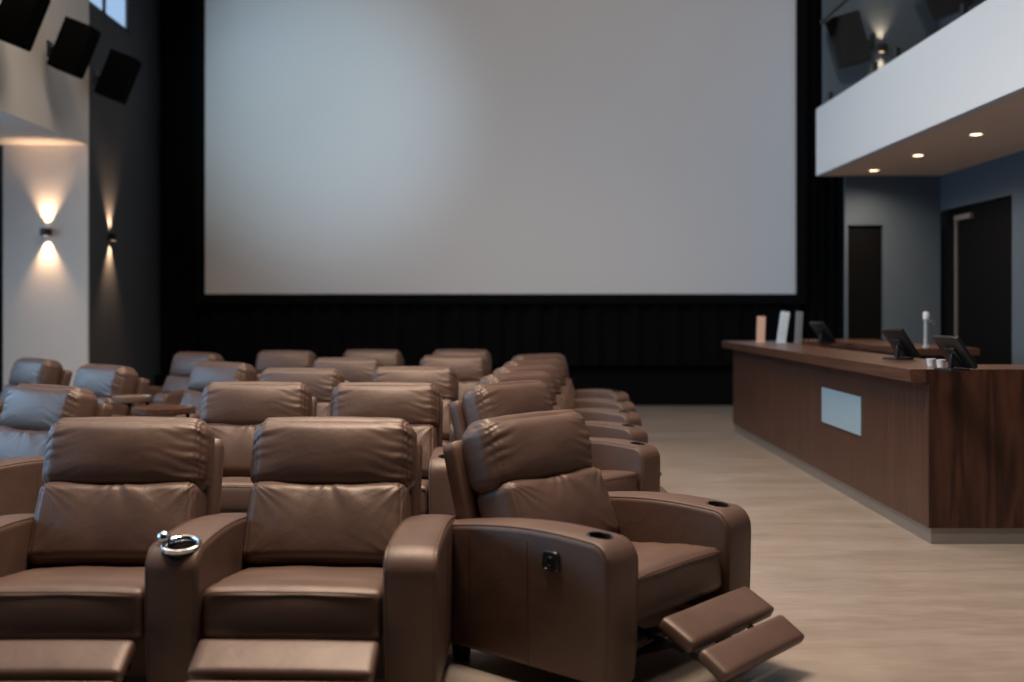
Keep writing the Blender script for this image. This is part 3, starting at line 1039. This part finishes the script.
# back bar behind the working aisle
xk = P(945, 0, 10.4)[0]
bb = thing('back_bar', 'low walnut back bar behind the service counter', 'counter', (3.95, 10.0, 0))
box('back_bar_top', (0, 0, ZT - 0.05), (0.62, 2.75, ZT + 0.02), WOODT, bb, 0.003, 1)
box('cabinet', (0.03, 0.03, 0), (0.60, 2.72, ZT - 0.05), BLACKP, bb)
fe = thing('counter_return', 'short walnut ledge closing the far end of the counter', 'counter', (3.72, 12.82, 0))
box('ledge_top', (0, 0.0, ZT - 0.06), (1.0, 0.45, ZT + 0.02), WOODT, fe, 0.003, 1)
box('ledge_body', (0.03, 0.03, 0), (0.97, 0.42, ZT - 0.06), WOODV, fe)

# ------------------------------------------------------------------ things on the counter
def pos_screen(px, py, sc_, yaw, label):
    Y = (H - ZT) * F / (py - CY)
    p = P(px, py, Y); p.z = ZT
    t = thing('point_of_sale_terminal', label, 'till', p, yaw, 'till terminals on the counter')
    s = sc_
    box('base', (-0.10 * s, -0.08 * s, 0), (0.10 * s, 0.10 * s, 0.018 * s), BLACKP, t, 0.004, 2)
    bm = bmesh.new(); add_tube(bm, [(0, 0.0, 0.015 * s), (0, 0.0, 0.10 * s), (0, 0.03 * s, 0.16 * s)], 0.020 * s, 12)
    link('stand', bm, BLACKM, t, True, 50)
    R = Matrix.Rotation(math.radians(36), 4, 'X')
    M = Matrix.Translation((0, 0.03 * s, 0.150 * s)) @ R
    bm = bmesh.new(); add_box(bm, (-0.15 * s, -0.014 * s, -0.155 * s), (0.15 * s, 0.018 * s, 0.145 * s), 0.006, 2)
    add_box(bm, (-0.06 * s, -0.035 * s, -0.07 * s), (0.06 * s, -0.010 * s, 0.05 * s), 0.006, 2)
    bm.transform(M); link('display', bm, BLACKP, t, True, 40)
    bm = bmesh.new(); add_box(bm, (-0.14 * s, 0.018 * s, -0.145 * s), (0.14 * s, 0.020 * s, 0.135 * s))
    bm.transform(M); link('display_glass', bm, SCREENP, t)
    return t


pos_screen(820, 344.5, 0.92, math.radians(-76), 'farthest till terminal, beside the acrylic stands')
pos_screen(897, 359.5, 0.88, math.radians(-76), 'middle till terminal, seen before the slate wall')
pos_screen(951, 370.5, 0.80, math.radians(-76), 'nearest till terminal, in front of the wide black door')


def stand(px, py, w_, h_, lean, mat, label, yaw):
    Y = (H - ZT) * F / (py - CY)
    p = P(px, py, Y); p.z = ZT
    t = thing('leaflet_stand', label, 'display stand', p, yaw, 'small upright stands on the far counter end')
    box('base', (-w_ / 2, -0.04, 0), (w_ / 2, 0.05, 0.012), mat, t, 0.003, 1)
    bm = bmesh.new(); add_box(bm, (-w_ / 2, -0.006, 0.0), (w_ / 2, 0.006, h_), 0.002, 1)
    add_box(bm, (-w_ / 2 + 0.005, -0.022, 0.0), (w_ / 2 - 0.005, -0.012, h_ * 0.92), 0.002, 1)
    bm.transform(Matrix.Rotation(lean, 4, 'Y'))
    link('panel', bm, mat, t)


stand(760.5, 342.5, 0.10, 0.31, math.radians(2), ACRYL_T, 'peach coloured upright stand, first on the far counter end', 0)
stand(781, 342.8, 0.105, 0.37, math.radians(8), ACRYL_W, 'leaning pale blue frosted acrylic stand', 0)
stand(798, 343.5, 0.08, 0.37, math.radians(3), ACRYL_G, 'grey clear acrylic stand beside the farthest till', 0)

# beer tap column on the back bar
tp = P(926, 350, 10.25)
tap = thing('tap_column', 'slim pale metal tap column on the back bar', 'tap', (tp.x, 10.25, ZT + 0.02))
lathe('column', [(0, 0), (0.035, 0), (0.035, 0.01), (0.022, 0.02), (0.020, 0.20), (0.020, 0.27), (0, 0.272)], TAPM, tap)
lathe('tap_head', [(0, 0.272), (0.028, 0.274), (0.030, 0.33), (0.024, 0.345), (0, 0.35)], CERAM, tap)
tube('spout', [(0, 0, 0.26), (0.06, -0.02, 0.26), (0.075, -0.025, 0.22)], 0.009, CHROME, tap)
# cups near the middle till
for (px, py, lb) in ((931, 366.5, 'white cup between the two nearest tills, left one'), (941, 367.5, 'white cup close to the nearest till')):
    Y = (H - ZT) * F / (py - CY)
    p = P(px, py, Y)
    c = lathe('cup', [(0, 0.001), (0.022, 0.001), (0.030, 0.05), (0.031, 0.052), (0.028, 0.05), (0.020, 0.006), (0, 0.006)], CERAM)
    c.location = (p.x, Y, ZT)
    tag(c, lb, 'cup', 'white cups by the tills')

# ------------------------------------------------------------------ swivel trays among the left seats
def tray(px, py, Y, rx, label, mat):
    p = P(px, py, Y)
    t = thing('swivel_tray', label, 'tray table', (p.x, Y, 0), 0, 'swivel trays among the left seats')
    bm = bmesh.new(); add_lathe(bm, [(0, p.z - 0.045), (rx * 0.93, p.z - 0.045), (rx, p.z - 0.030), (rx, p.z), (rx - 0.012, p.z), (rx - 0.014, p.z - 0.006), (0, p.z - 0.006)], 32)
    link('tray_top', bm, mat, t, True, 40)
    tube('post', [(rx * 0.75, 0.02, 0.03), (rx * 0.75, 0.02, p.z - 0.02)], 0.016, BLACKM, t)
    lathe('foot', [(0, 0), (0.13, 0), (0.13, 0.012), (0.03, 0.03), (0, 0.03)], BLACKM, t, (rx * 0.75, 0.02, 0))


tray(132, 396, 8.5, 0.155, 'pale round swivel tray in front of the dark wall recliner', TRAYM)
tray(164, 407, 7.9, 0.23, 'dark round swivel tray beside the blue lit back cushion', WOODT)
